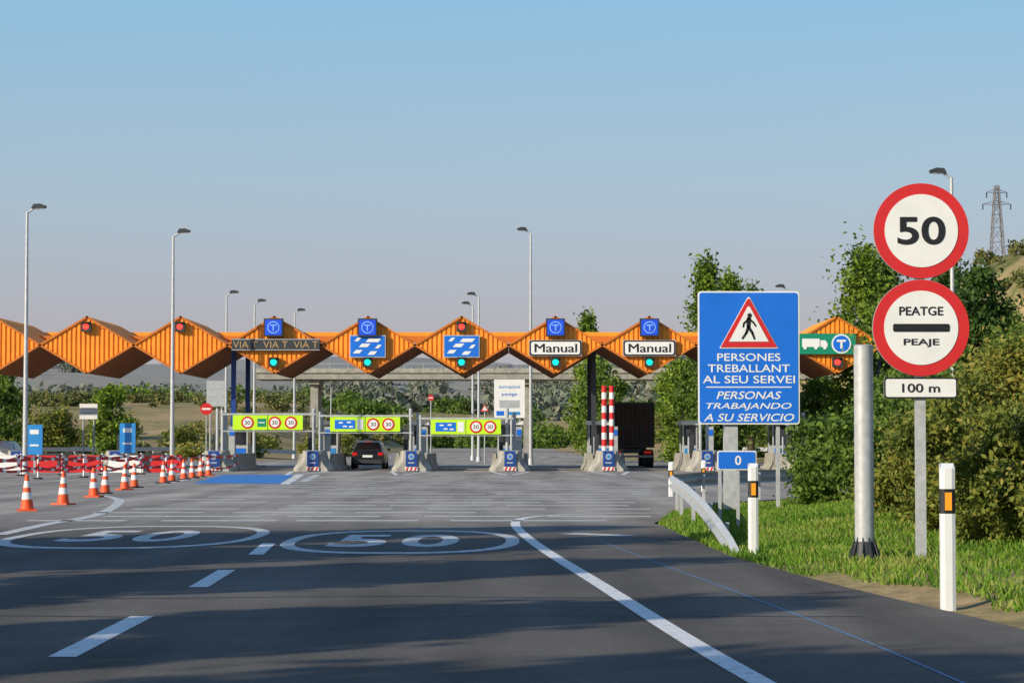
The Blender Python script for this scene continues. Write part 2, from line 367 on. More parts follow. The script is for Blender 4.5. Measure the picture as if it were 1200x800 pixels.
kp=[(3.9,50.2),(6.2,54.4),(8.3,57.4),(12,62.8),(20.2,75)]
for i in range(len(kp)-1):
    a=Vector((*kp[i],0));c=Vector((*kp[i+1],0)); dd=(c-a).normalized(); n=Vector((dd.y,-dd.x,0))*0.15
    vv=[a-n*0,c-n*0,c+n,a+n]; b.add([(p.x,p.y,z) for z in(-0.05,0.13) for p in vv],[(0,1,2,3),(4,5,6,7),(0,1,5,4),(1,2,6,5),(2,3,7,6),(3,0,4,7)],KERB)
b.build('kerb')

# ------------------------------------------------------------------ canopy
CY=118.0; PX=110/22.9; CX0=-2.58; ZT,ZM,ZB=7.83,6.39,4.95; HW=PX/2
def zz(x,top): 
    t=1-abs(x)/HW; return ZM+(ZT-ZM)*t if top else ZM-(ZM-ZB)*t
can=B()
for k in range(-7,5):
    cx=CX0+PX*k; prof=[]; x=-HW
    while x<HW-1e-6:
        for dx,dy in((0,0),(0.13,0),(0.14,0.07),(0.23,0.07)):
            if x+dx<HW: prof.append((x+dx,dy))
        x+=0.24
    prof.append((HW,0)); vs=[]
    for (x,dy) in prof: vs+=[(cx+x,CY+dy,zz(x,True)),(cx+x,CY+dy,zz(x,False))]
    can.add(vs,[(2*i,2*i+1,2*i+3,2*i+2) for i in range(len(prof)-1)],ORANGE)
    D=10.0; nr=26
    for sgn in(-1,1):
        for top in(True,False):
            vs=[]
            for i in range(nr*2+1):
                y=CY+0.08+D*i/(nr*2); off=(0.05 if i%2 else 0)*(1 if top else -1)
                zc=ZT if top else ZB
                vs+=[(cx,y,zc+off-(0.02 if top else -0.02)),(cx+sgn*(HW-.01),y,ZM+off)]
            can.add(vs,[(2*i,2*i+1,2*i+3,2*i+2) for i in range(nr*2)],ORANGE if top else ORANGE_SH)
    for a,c in (((-HW,ZM),(0,ZT)),((0,ZT),(HW,ZM)),((-HW,ZM),(0,ZB)),((0,ZB),(HW,ZM))):
        can.stroke((cx+a[0],a[1]),(cx+c[0],c[1]),0.05,0.05,CY-0.01,ORANGE_D,0.07)
    can.prism([(cx-HW,ZM),(cx,ZT),(cx+HW,ZM),(cx,ZB)],CY+D+0.1,CY+D+0.2,ORANGE_SH)
xl=CX0-7*PX-HW; xr=CX0+4*PX+HW
can.box((xl+xr)/2,CY+D+0.5,7.42,xr-xl,0.3,0.22,ORANGE)
can.box((xl+xr)/2,CY+5,6.9,xr-xl,0.25,0.35,ORANGE_D)
for k in (-7,-3,1,4):
    X=-0.1+4.8*k
    for yy in (CY+2.0,CY+8.5): can.box(X-(0.45 if k==1 else 0),yy,3.4,0.24,0.24,6.6,DBLUE if k==-3 else DARK)
canopy=can.build('toll_canopy')
def tsign(b,x,z):
    b.box(x,CY-0.3,z,0.98,0.4,0.92,DARK); b.rrect(x,z,0.84,0.78,0.05,CY-0.502,LEDB,0.02)
    b.disc(x,z,0.31,CY-0.525,LEDT,0.008,24); b.disc(x,z,0.26,CY-0.535,LEDB,0.008,24)
    b.box(x,CY-0.55,z+0.11,0.32,0.01,0.06,LEDT); b.box(x,CY-0.55,z-0.04,0.06,0.01,0.26,LEDT)
def lamp(b,x,z,m):
    b.box(x,CY-0.2,z,0.5,0.25,0.5,DARK); b.disc(x,z,0.15,CY-0.328,m,0.01,20); b.box(x,CY-0.4,z+0.22,0.42,0.2,0.03,DARK)
for i,px in enumerate([102,211,320,432,541,651,762,985]):
    k={102:-4,211:-3,320:-2,432:-1,541:0,651:1,762:2,985:4}[px]; cx=CX0+PX*k
    b=B()
    if px in(320,432,651,762): tsign(b,cx,sz(384,CY))
    elif px!=985: lamp(b,cx,sz(383,CY),LEDR)
    if px>300: lamp(b,cx,sz(424.5,CY),LEDR if px==985 else LEDG)
    zc=sz(406,CY)
    if px in(432,541):
        b.box(cx,CY-0.2,zc,1.85,0.2,1.15,GREYP); b.rrect(cx,zc,1.75,1.05,0.05,CY-0.302,BLUE,0.01)
        for (dx,dz,w) in((-.5,.34,.35),(.3,.3,.8),(-.15,.04,.6),(.55,-.02,.35),(-.5,-.28,.5),(.25,-.35,.5)):
            b.prism([(cx+dx-w/2,zc+dz-.08),(cx+dx+w/2-.16,zc+dz-.08),(cx+dx+w/2,zc+dz+.1),(cx+dx-w/2+.16,zc+dz+.1)],CY-0.325,CY-0.313,WHITE)
        o=b.build('lane_sign')
    elif px in(651,762):
        zc=sz(408,CY); b.box(cx,CY-0.2,zc,2.7,0.2,0.82,GREYP); b.rrect(cx,zc,2.66,0.78,0.12,CY-0.302,BLACK,0.01); b.rrect(cx,zc,2.5,0.64,0.1,CY-0.315,WHITE,0.008)
        o=b.build('lane_sign'); text('Manual',2.15,0.44,BLACK,o,(cx,CY-0.328,zc),bold=0.0)
        text('Manual',2.15,0.44,BLACK,o,(cx+.03,CY-0.331,zc),bold=0.0)
    elif px==320:
        zc=sz(404,CY); b.box(cx+.1,CY-0.2,zc,4.5,0.2,0.6,DARK); b.box(cx+.1,CY-0.305,zc+.27,4.5,.02,.04,GREYP); b.box(cx+.1,CY-0.305,zc-.27,4.5,.02,.04,GREYP)
        o=b.build('lane_sign')
        for dx in(-1.45,.1,1.65): text('VIA T',1.25,0.34,GREYTXT,o,(cx+dx,CY-0.32,zc),bold=0)
    elif px==985:
        zc=sz(403,CY); b.box(cx-.6,CY-0.2,zc,3.1,0.2,1.05,GREEN)
        b.box(cx-1.35,CY-.31,zc+.05,.9,.02,.42,WHITE); b.prism([(cx-.86,zc-.16),(cx-.5,zc-.16),(cx-.5,zc+.02),(cx-.62,zc+.18),(cx-.86,zc+.18)],CY-.32,CY-.303,WHITE)
        for dx in(-1.65,-1.1,-.65): b.disc(cx+dx,zc-.2,.09,CY-.325,WHITE,.01,16)
        b.disc(cx+.2,zc,.5,CY-.31,WHITE,.01); b.disc(cx+.2,zc,.42,CY-.322,BLUE,.01); b.box(cx+.2,CY-.34,zc+.15,.46,.012,.11,WHITE); b.box(cx+.2,CY-.34,zc-.07,.11,.012,.34,WHITE)
        o=b.build('lane_sign')
    else: o=b.build('lane_signal')

# ------------------------------------------------------------------ islands
def jersey(b,x,y0,y1,m=CONC,h=0.85,top=True):
    p=[(x-.28,0),(x-.28,.08),(x-.14,.3),(x-.08,h),(x+.08,h),(x+.14,.3),(x+.28,.08),(x+.28,0)]
    y=y0
    while y<y1-0.5:
        e=min(y+3.0,y1); b.prism(p,y,e-0.03,m); y=e
for k in range(-7,4):
    X=-0.1+4.8*k; b=B(); Y0=0
    b.prism([(-.98,0),(-.98,.14),(-.62,.62),(-.52,1.02),(.52,1.02),(.62,.62),(.98,.14),(.98,0)],0.25,1.7,CONC)
    A=[(-.98,.25,0),(-.98,.25,.14),(-.62,.25,.62),(-.52,.25,1.02),(.52,.25,1.02),(.62,.25,.62),(.98,.25,.14),(.98,.25,0)]
    C=[(-.72,-.25,0),(-.72,-.25,.1),(-.46,-.22,.42),(-.36,-.05,.95),(.36,-.05,.95),(.46,-.22,.42),(.72,-.25,.1),(.72,-.25,0)]
    b.loft([C,A],CONC,False)
    b.box(0,-.30,.62,.54,.05,.74,DBLUE)
    b.disc(0,.72,.15,-.345,GREYP,.006,24); b.disc(0,.72,.09,-.355,LBLUE,.006,24)
    b.box(0,-.35,.42,.3,.01,.06,GREYP)
    b.box(0,-.31,.13,.6,.04,.18,WHITE)
    for dx in(-.22,-.02,.18): b.prism([(dx-.06,.05),(dx+.03,.05),(dx+.1,.21),(dx+.01,.21)],-.345,-.333,RED)
    b.box(0,9,.07,1.5,14.5,.14,KERB)
    jersey(b,-.78,1.75,10); jersey(b,.78,1.75,10)
    if k>=-3:
        b.cyl((-.14,2.1,0),(-.14,2.1,3.1),.085,.085,GREYP); b.cyl((.22,2.4,0),(.22,2.4,2.9),.085,.085,GREYP)
        b.box(.45,3.2,1.1,.3,.3,2.2,GREYP); b.box(.45,3.03,1.9,.24,.02,.3,BLUE)
    b.box(-.45,3.6,.9,.22,.22,1.8,DARK)
    b.cyl((-.5,5,0),(-.5,5,1.9),.05,.05,GREYP); b.box(-.5,5,1.9,.25,.2,.35,DARK)
    if k==1:
        for dx in(-.16,.22):
            for i in range(10): b.cyl((dx,1.2,.9+i*.33),(dx,1.2,.9+(i+1)*.33),.12,.12,RED if i%2 else WHITE,14,True)
    b.build('toll_island',(X,112.5,0))
    if k<-3: continue
    b=B()
    w=1.25 if k in(0,1) else .8
    b.box(0,0,.55,w,2.2,1.1,GREYP); b.box(0,0,1.65,w-.08,2.1,1.05,GLASS); b.box(0,0,2.3,w+.15,2.5,.22,WHITE)
    for ax in(-1,1):
        for ay in(-1,1): b.box(ax*(w/2-.04),ay*1.06,1.65,.08,.08,1.1,GREYP)
    b.box(0,-1.11,.6,w*.7,.02,.7,BLUE if k%2 else LBLUE)
    b.build('toll_booth',(X,124.2,.145))
for (px,py,lab) in [(314,495,0),(428,497,1),(546,500,2)]:
    Y=114.0; X=sx(px,Y); z=sz(py,Y); b=B(); W=3.5; Hh=.72
    for s in(-1,1):
        cx=s*W/4; b.box(cx,0,0,W/2-.04,.08,Hh,LIME)
    b.box(0,0.08,.42,W+1.2,.09,.09,GREYP); b.box(0,.08,-.42,W+1.2,.06,.06,GREYP)
    for s in (-1,1): b.cyl((s*(W/2+.5),.1,-z),(s*(W/2+.5),.1,.6),.06,.06,GREYP)
    xs=[(-1.0,0),(.35,0),(1.15,0)] if lab==0 else [(.4,0),(1.15,0)]
    if lab==2: xs=[(.5,0),(1.2,0)]
    subs=[]
    for (dx,dz) in xs: b.disc(dx,dz,.31,-.045,RED,.01,28); b.disc(dx,dz,.22,-.058,WHITE,.01,28); subs.append(dx)
    if lab:
        b.box(-1.0,-.05,0,1.0,.02,.44,BLUE); 
        for q in((-1.2,.08),(-.8,.1),(-1.0,-.1),(-.7,-.12)): b.box(q[0],-.065,q[1],.2,.01,.07,WHITE)
        b.box(-.25,-.05,0,.3,.02,.5,WHITE)
    else: b.box(-.3,-.05,0,.42,.02,.4,GREEN); b.box(-.3,-.065,0,.3,.01,.05,WHITE)
    o=b.build('height_limit_sign',(X,Y,z))
    for dx in subs: text('30',.28,.2,BLACK,o,(dx,-.072,0))

# ------------------------------------------------------------------ vehicles
def car(name,X,Y,paint):
    b=B()
    def sec(y,w,z0,z1,r=.12):
        return [(-w+r,y,z0),(-w,y,z0+r),(-w*1.0,y,z1-r*1.6),(-w+r*.8,y,z1),(w-r*.8,y,z1),(w,y,z1-r*1.6),(w,y,z0+r),(w-r,y,z0)]
    b.loft([sec(0,.78,.32,.78),sec(.08,.86,.24,.92),sec(.6,.89,.2,.98),(sec(2.2,.90,.2,.98)),sec(3.2,.89,.2,.95),sec(3.9,.84,.24,.82),sec(4.15,.74,.32,.66)],paint)
    def cab(y,w0,w1,z0,z1): return [(-w0,y,z0),(-w1,y,z1-.05),(-w1+.1,y,z1),(w1-.1,y,z1),(w1,y,z1-.05),(w0,y,z0)]
    b.loft([cab(.15,.78,.70,.93,1.05),cab(.55,.80,.60,.94,1.40),cab(1.2,.80,.62,.95,1.46),cab(2.1,.80,.62,.95,1.44),cab(3.0,.78,.70,.93,1.0)],paint)
    b.add([(-.62,.195,1.06),(.62,.195,1.06),(.52,.515,1.36),(-.52,.515,1.36)],[(0,1,2,3)],GLASS)
    for s in(-1,1):
        b.add([(s*.805,.75,1.0),(s*.805,2.6,1.0),(s*.665,2.0,1.38),(s*.64,.95,1.38)],[(0,1,2,3)],GLASS)
        b.box(s*.68,.03,.80,.26,.12,.16,TAIL); b.box(s*.98,2.5,1.02,.16,.1,.12,paint)
        for yy in(.75,3.3):
            b.cyl((s*.72,yy,.31),(s*.90,yy,.31),.31,.31,RUB,20); b.cyl((s*.9,yy,.31),(s*.905,yy,.31),.18,.18,GREYP,14)
    b.box(0,-.03,.4,1.5,.12,.2,DARK); b.box(0,-.015,.68,.52,.02,.12,WHITE); b.box(0,.45,1.42,.4,.06,.03,TAIL)
    return b.build(name,(X,Y,0),bevel=.015)
car('black_car',sx(431,121),121,CARP)
car('white_car',sx(-2,128),128,WHITE)
def truck(X,Y):
    b=B(); w=2.4
    b.box(0,3.2,2.35,w,6.4,2.5,TRUCKM)
    for i in range(5): b.box(-1.0+i*.5,-.05,2.35,.1,.08,2.4,DARK)
    b.box(0,-.05,3.56,w+.04,.12,.14,DARK); b.box(0,-.05,1.18,w+.04,.12,.14,DARK)
    for s in(-1,1):
        for i in range(7): b.box(s*(w/2+.03),.4+i*.95,2.35,.06,.1,2.4,DARK)
        b.box(s*.85,-.02,.85,.42,.1,.18,TAIL); b.box(s*.92,.1,.5,.55,.04,.55,RUB)
        for yy in(.9,2.2,7.4):
            b.cyl((s*.75,yy,.5),(s*1.2,yy,.5),.5,.5,RUB,22); b.cyl((s*1.2,yy,.5),(s*1.21,yy,.5),.25,.25,GREYP,14)
    b.box(0,3.8,.95,.9,8,.25,DARK); b.box(0,-.1,.62,2.3,.1,.12,GREYP); b.box(0,-.12,.85,.5,.02,.14,WHITE)
    b.box(0,7.9,1.9,2.35,1.9,2.3,TRUCKM); b.box(0,8.87,2.3,2.1,.03,.9,GLASS)
    b.build('tipper_truck',(X,Y,0),bevel=.02)
truck(sx(741,129),129)

# ------------------------------------------------------------------ foreground signs
def ring_sign(b,cx,cz,r,y):
    b.disc(cx,cz,r,y+.03,GALV,.03,48); b.disc(cx,cz,r-.003,y-.002,RED,.008,64); b.disc(cx,cz,r*.765,y-.012,WHITE,.006,64)
D=27.0; S=D/22.0; X=sx(1079,D); zg=H(X,D); b=B()
z50=sz(270,D)-zg; zpe=sz(384,D)-zg; z100=sz(454.5,D)-zg
b.box(0,.06,(z50+.2*S-.4)/2,.12,.06,z50+.2*S+.4,GALV)
ring_sign(b,.018,z50,.458*S,0); ring_sign(b,0.008,zpe,.463*S,0)
b.rrect(0,z100,.70*S,.2*S,.03,.025,GALV,.025); b.rrect(0,z100,.70*S,.2*S,.03,-.002,BLACK,.004); b.rrect(0,z100,.67*S,.17*S,.025,-.008,WHITE,.004)
b.rrect(.008,zpe,.54*S,.075*S,.02,-.021,BLACK,.005)
for zc in(z50,zpe,z100): b.box(0,.04,zc,.2,.05,.05,GALV)
o=b.build('speed_limit_sign',(X,D,zg))
text('50',.46*S,.27*S,BLACK,o,(.018,-.024,z50),bold=.02)
text('PEATGE',.42*S,.085*S,BLACK,o,(.008,-.024,zpe+.16*S),bold=.016); text('PEAJE',.34*S,.08*S,BLACK,o,(.008,-.024,zpe-.145*S),bold=.016)
text('100 m',.36*S,.085*S,BLACK,o,(0,-.018,z100),bold=.012)
D=27.4; X=sx(1012,D); zg=H(X,D); b=B(); zt=sz(405,D)-zg
b.cyl((0,0,-.1),(0,0,zt),.115,.115,GALV,24); b.cyl((0,0,zt),(0,0,zt+.012),.12,.1,GALV,24)
b.cyl((0,0,.0),(0,0,.03),.21,.21,DARK,20)
for i in range(10):
    a=i*math.pi/5; c,s_=math.cos(a),math.sin(a)
    b.add([(c*.11-s_*.008,s_*.11+c*.008,.28),(c*.2-s_*.008,s_*.2+c*.008,.03),(c*.11-s_*.008,s_*.11+c*.008,.03),(c*.11+s_*.008,s_*.11-c*.008,.28),(c*.2+s_*.008,s_*.2-c*.008,.03),(c*.11+s_*.008,s_*.11-c*.008,.03)],[(0,1,2),(3,5,4),(0,3,4,1),(0,2,5,3)],DARK)
b.cyl((0,0,.02),(0,0,.22),.15,.12,DARK,16)
b.build('steel_column',(X,D,zg))
D=45.0; X=sx(877.5,D); zg=H(X,D); zc=sz(419,D)-zg; s=D/F; W,Hh=119*s,156*s
b=B(); b.rrect(0,zc,W,Hh,.06,.04,GALV,.04); b.rrect(0,zc,W,Hh,.06,-.002,WHITE,.006); b.rrect(0,zc,W-.06,Hh-.06,.05,-.012,BLUE,.006)
def tri(cx,cz,w,h,y,m):
    b.prism([(cx-w/2,cz-h*.42),(cx+w/2,cz-h*.42),(cx+w/2-.02,cz-h*.38),(cx+.02,cz+h*.58),(cx-.02,cz+h*.58),(cx-w/2+.02,cz-h*.38)],y-.006,y,m)
tz=zc+(419-383)*s
tri(0,tz,66*s*1.04,60*s,-.022,WHITE); tri(0,tz,66*s,57*s,-.032,RED); tri(0,tz,47*s,41*s,-.042,WHITE)
y=-.052; f=s*1.0
def st(a,c,w0,w1): b.stroke((a[0]*f,tz+a[1]*f),(c[0]*f,tz+c[1]*f),w0*f,w1*f,y,BLACK)
b.disc(1*f,tz+13.5*f,2.6*f,y,BLACK,.004,20)
st((0,9.5),(-.5,0),2.6,2.2); st((-.5,0),(4,-7),1.8,1.4); st((4,-7),(6.5,-14),1.4,1.1); st((-.5,0),(-3,-7),1.8,1.4); st((-3,-7),(-7.5,-13.5),1.4,1.1)
st((-.5,9),(-6,4),1.2,1.0); st((-6,4),(-6.5,0),1.0,.9); st((.5,9),(5.5,5),1.2,1.0); st((5.5,5),(8,1),1.0,.9)
b.box((857-877.5)*s,.22,(zc)/2,.26,.3,zc+.4,GALV); b.box((912-877.5)*s,.12,(zc)/2,.07,.1,zc+.4,GALV)
for q in(-1,0,1): b.box(0,.07,zc+q*.95,W*.92,.05,.07,GALV)
o=b.build('information_sign',(X,D,zg))
for t,py,w,sh in [('PERSONES',418.5,74,0),('TREBALLANT',431.5,96,0),('AL SEU SERVEI',444.5,108,0),('PERSONAS',463,76,.25),('TRABAJANDO',476.5,100,.25),('A SU SERVICIO',489,106,.25)]:
    text(t,w*s,9*s,WHITE,o,(0,-.024,zc+(419-py)*s),shear=sh,bold=.008,name='lettering')
b=B(); b.box(0,0,0,100*s,.006,1.3*s,WHITE); b.build('divider_bar',(0,-.022,zc+(419-453.5)*s),o)
D=37.0; X=sx(863,D); zg=H(X,D); zc=sz(539,D)-zg; b=B()
b.rrect(0,zc,.63,.31,.03,0,WHITE,.012); b.rrect(0,zc,.59,.27,.025,-.014,BLUE,.006)
b.box(-.27,.03,zc/2-.1,.05,.05,zc+.2,GALV); b.box(.02,.03,zc/2-.1,.05,.05,zc+.2,GALV)
o=b.build('kilometre_plate',(X,D,zg)); text('0',.1,.15,WHITE,o,(.02,-.026,zc),bold=.02)
def delin(px,pyt,D):
    X=sx(px,D); zg=H(X,D); b=B(); zt=sz(pyt,D)-zg; w=.065
    def ring(z,dz=0): return [(-w,-.035,z),(-w,.035,z+dz),(-w*.6,.06,z+dz),(w*.6,.06,z+dz),(w,.035,z+dz),(w,-.035,z),(w*.5,-.05,z),(-w*.5,-.05,z)]
    b.loft([ring(-.05),ring(zt-.40)],WHITE,False); b.loft([ring(zt-.399),ring(zt-.18)],BLACK,False); b.loft([ring(zt-.179),ring(zt,.05)],WHITE,False)
    b.box(0,-.055,zt-.29,.06,.012,.16,ORREF); b.build('delineator_post',(X,D,zg))
delin(1109,549,20.7); delin(882,547,30.5); delin(786,543,62); delin(824,541,68)
path=[(3.05,30.8,-.14),(3.05,32,.02),(3.06,34,.2),(3.08,37,.4),(3.12,41,.56),(3.2,45,.62),(3.4,49,.62),(4.3,53,.62),(6.0,57,.62),(9,62,.62),(12.6,67,.62)]
prof=[(0,-.155),(.02,-.14),(.075,-.09),(.075,-.06),(.0,-.02),(.0,.02),(.075,.06),(.075,.09),(.02,.14),(0,.155)]
b=B(); vs=[]
for i,(x,y,z) in enumerate(path):
    d=(Vector(path[min(i+1,len(path)-1)])-Vector(path[max(i-1,0)])); d.z=0; d.normalize(); n=Vector((-d.y,d.x,0))
    for (o_,h_) in prof: vs.append((x+n.x*o_,y+n.y*o_,z+h_))
n=len(prof); b.add(vs,[(k*n+i,k*n+i+1,(k+1)*n+i+1,(k+1)*n+i) for k in range(len(path)-1) for i in range(n-1)],GALV,False)
for i,(x,y,z) in enumerate(path):
    if z>.15: b.box(x+.1,y,z/2,.06,.12,z+.2,GALV)
b.build('guardrail')
# ------------------------------------------------------------------ cones and tape
for (px,py) in [(33,598),(75,591),(111,582),(124,578),(147,573.5),(158,571),(192,566),(202,564),(216,561.5),(226,560),(236,558.5),(245,557)]:
    X,Y=gp(px,py); b=B(); b.box(0,0,.02,.42,.42,.04,CONE if px%2 else RUB)
    rr=lambda t:.15-.115*t
    z=[.04,.25,.40,.50,.64,.78]; mt=[CONE,WHITE,CONE,WHITE,CONE]
    for i in range(5): b.cyl((0,0,z[i]),(0,0,z[i+1]),rr(z[i]/.78),rr(z[i+1]/.78),mt[i],18,i==4)
    b.build('traffic_cone',(X,Y,0.0),rot=(random.uniform(-.03,.03),random.uniform(-.03,.03),random.uniform(0,1.5)))
def tape(P,name):
    b=B()
    for i in range(len(P)-1):
        A=Vector((*P[i],0));C=Vector((*P[i+1],0)); b.cyl(A,A+Vector((0,0,.95)),.04,.04,WHITE,8); b.cyl(A+Vector((0,0,.3)),A+Vector((0,0,.6)),.044,.044,RED,8); b.cyl(A,A+Vector((0,0,.06)),.2,.18,RUB,10)
        for lvl,wd in((.84,.12),(.45,.1)):
            n=14; sag=random.uniform(.08,.25)
            for j in range(n):
                q=[]
                for t in(j/n,(j+1)/n):
                    p=A.lerp(C,t); zc=lvl-sag*4*t*(1-t); q.append((p,zc))
                b.add([(q[0][0].x,q[0][0].y-.05,q[0][1]-wd/2),(q[1][0].x,q[1][0].y-.05,q[1][1]-wd/2),(q[1][0].x,q[1][0].y-.05,q[1][1]+wd/2),(q[0][0].x,q[0][0].y-.05,q[0][1]+wd/2)],[(0,1,2,3)],RED if j%4 else WHITE)
    b.build(name)
tape([(-22+ (9.3)*t, 80+27*t) for t in np.linspace(0,1,9)],'barrier_tape')
tape([(-24+ 9*t, 96+8*t) for t in np.linspace(0,1,7)],'barrier_tape')
for i in range(8):
    b=B(); b.prism([(-.9,0),(-.9,.2),(-.75,.35),(-.7,.8),(.7,.8),(.75,.35),(.9,.2),(.9,0)],-.2,.2,RED if i%3 else WHITE)
    b.build('plastic_barrier',(-30+i*1.95,109+.3*(i%2),0))
for (px,py,D) in((41,515,104),(150,513,106)):
    b=B(); X=sx(px,D); z=sz(py,D); b.box(0,0,z,.72,.12,1.35,LBLUE); b.box(0,-.065,z+.35,.4,.01,.2,WHITE); b.box(0,-.065,z-.25,.4,.01,.08,WHITE)
    b.box(0,.08,z/2,.1,.06,z,GREYP); b.build('blue_lane_board',(X,D,0))
def post_sign(name,px,py,D,w,h,mat,kind='rect'):
    X=sx(px,D); zg=H(X,D); z=sz(py,D)-zg; b=B(); s=D/F
    if kind=='rect':
        b.box(0,0,z,w*s,.06,h*s,mat); b.box(0,-.04,z+h*s*.2,w*s*.8,.01,h*s*.06,GREYP); b.box(0,-.04,z-h*s*.1,w*s*.8,.01,h*s*.06,GREYP)
        for q in(-.3,.3): b.cyl((q*w*s,.08,-.2),(q*w*s,.08,z+h*s*.4),.05,.05,GREYP,8)
    elif kind=='noentry':
        b.disc(0,z,w*s/2,0,RED,.02); b.box(0,-.03,z,w*s*.7,.01,w*s*.16,WHITE); b.cyl((0,.06,-.2),(0,.06,z),.04,.04,GREYP,8)
    elif kind=='warn':
        b.prism([(-w*s/2,z-w*s*.4),(w*s/2,z-w*s*.4),(0,z+w*s*.45)],-.02,0,RED); b.prism([(-w*s*.3,z-w*s*.28),(w*s*.3,z-w*s*.28),(0,z+w*s*.25)],-.03,-.022,WHITE); b.cyl((0,.06,-.2),(0,.06,z),.04,.04,GREYP,8)
    return b.build(name,(X,D,zg)),z
post_sign('road_sign',104,482,135,21,18,WHITE); post_sign('road_sign',253,461,150,22,30,GREYP)
post_sign('no_entry_sign',242,479,145,14,14,RED,'noentry')
post_sign('warning_sign',568,478,150,10,10,RED,'warn'); post_sign('no_entry_sign',505,466,165,7,7,RED,'noentry')
D=150; X=sx(597,D); z=sz(467,D); b=B(); b.box(0,0,z,2.0,.12,2.5,WHITE); b.box(0,-.065,z-.35,1.3,.01,.5,GREYP); b.box(-.6,-.065,z-.95,.5,.01,.3,BLUE); b.box(.3,-.065,z-.95,.8,.01,.2,LBLUE)
for q in(-.7,.7): b.cyl((q,.15,0),(q,.15,z+1),.07,.07,GREYP,8)
o=b.build('toll_information_board',(X,D,0)); text('autopista',1.4,.25,LBLUE,o,(0,-.075,z+.75),bold=0); text('peatge',1.0,.22,BLUE,o,(0,-.075,z+.25),bold=0)
# far guardrails behind the plaza
b=B()
for (x0,x1,y0,y1) in [(-46,-17,150,182),(12,34,178,146),(-17,-16,190,300),(-52,-30,172,180)]:
    n=12
    for i in range(n):
        a=Vector((x0+(x1-x0)*i/n,y0+(y1-y0)*i/n,0)); c=Vector((x0+(x1-x0)*(i+1)/n,y0+(y1-y0)*(i+1)/n,0))
        a.z=H(a.x,a.y)+.6; c.z=H(c.x,c.y)+.6
        b.add([a-Vector((0,0,.15)),c-Vector((0,0,.15)),c+Vector((0,0,.15)),a+Vector((0,0,.15))],[(0,1,2,3)],GALV); b.box(a.x,a.y+.08,a.z-.4,.1,.1,.9,GALV)
b.build('guardrail')
# ------------------------------------------------------------------ street lamps
def lampost(px,pyt,zt=12.0,side=1,two=False,D=None):
    D=D or (zt-CH)*F/(HY-pyt); zt=sz(pyt,D); X=sx(px,D); zg=H(X,D); zt-=zg; b=B()
    b.cyl((0,0,0),(0,0,zt-.3),.12,.06,GALV,12); b.cyl((0,0,0),(0,0,.4),.2,.16,GALV,12); b.box(0,0,.02,.5,.5,.04,CONC)
    for s in((-1,1) if two else (side,)):
        b.cyl((0,0,zt-.35),(s*.35,0,zt-.1),.05,.045,GALV,8)
        b.prism([(s*.2,zt-.14),(s*.3,zt+.05),(s*.6,zt+.07),(s*.85,zt-.02),(s*.82,zt-.12)],-.16,.16,DARK); b.box(s*.55,0,zt-.145,.4,.24,.03,WHITE)
    b.build('street_lamp',(X,D,zg))
for a in [(30,240,12,1),(202,269,12,1),(265,341,12,1),(298,351,12,1),(345,362,12,1),(561,343,12,-1),(554,354,12,-1),(1117,198,12,-1),(924,334,12,-1),(388,452,9,1)]:
    lampost(*a)
lampost(622,267,14,-1,D=142)
# ------------------------------------------------------------------ bridge
D=300; zt=sz(434,D); b=B(); x0=-33; x1=49; xm=(x0+x1)/2; L_=x1-x0
b.box(xm,0,zt-.8,L_,9,.9,CONCD); b.box(xm,-4.6,zt-.15,L_,.25,.6,CONC); b.box(xm,-4.65,zt+.75,L_,.06,.06,GREYP)
for i in range(int(L_/2.4)): b.box(x0+i*2.4,-4.65,zt+.45,.06,.06,.6,GREYP)
for X in(-25.5,2,25): 
    for yy in(-2.5,2.5): b.box(X,yy,(zt-1.4)/2-1,1.0,1.0,zt-1.4+2,CONCD)
    b.box(X,0,zt-1.6,1.4,7.5,.6,CONCD)
b.build('road_bridge',(0,D,0))
# ------------------------------------------------------------------ pylon
D=330; X=sx(1170,D); zg=H(X,D)-.3; zt=sz(217,D); h=zt-zg; b=B()
lv=[0,.15,.3,.44,.57,.68,.78,.87,.94,1]; wd=lambda t:1.25*(1-t)**1.0+.28
for i in range(len(lv)-1):
    a,c=lv[i],lv[i+1]
    ca=[Vector((sx_*wd(a),sy_*wd(a),a*h)) for sx_,sy_ in((-1,-1),(1,-1),(1,1),(-1,1))]; cc=[Vector((sx_*wd(c),sy_*wd(c),c*h)) for sx_,sy_ in((-1,-1),(1,-1),(1,1),(-1,1))]
    for k in range(4):
        b.cyl(ca[k],cc[k],.09,.09,PYL,5,False); b.cyl(ca[k],cc[(k+1)%4],.05,.05,PYL,4,False); b.cyl(ca[(k+1)%4],cc[k],.05,.05,PYL,4,False); b.cyl(cc[k],cc[(k+1)%4],.05,.05,PYL,4,False)
for t,wa in((.86,4.0),(.95,2.9)):
    for s in(-1,1):
        b.cyl((0,0,t*h+.5),(s*wa/2,0,t*h),.06,.05,PYL,5,False); b.cyl((0,0,t*h-.1),(s*wa/2,0,t*h),.06,.05,PYL,5,False)
        b.cyl((s*wa/2,0,t*h),(s*wa/2,0,t*h-.8),.09,.09,DARK,6)
b.build('electricity_pylon',(X,D,zg))

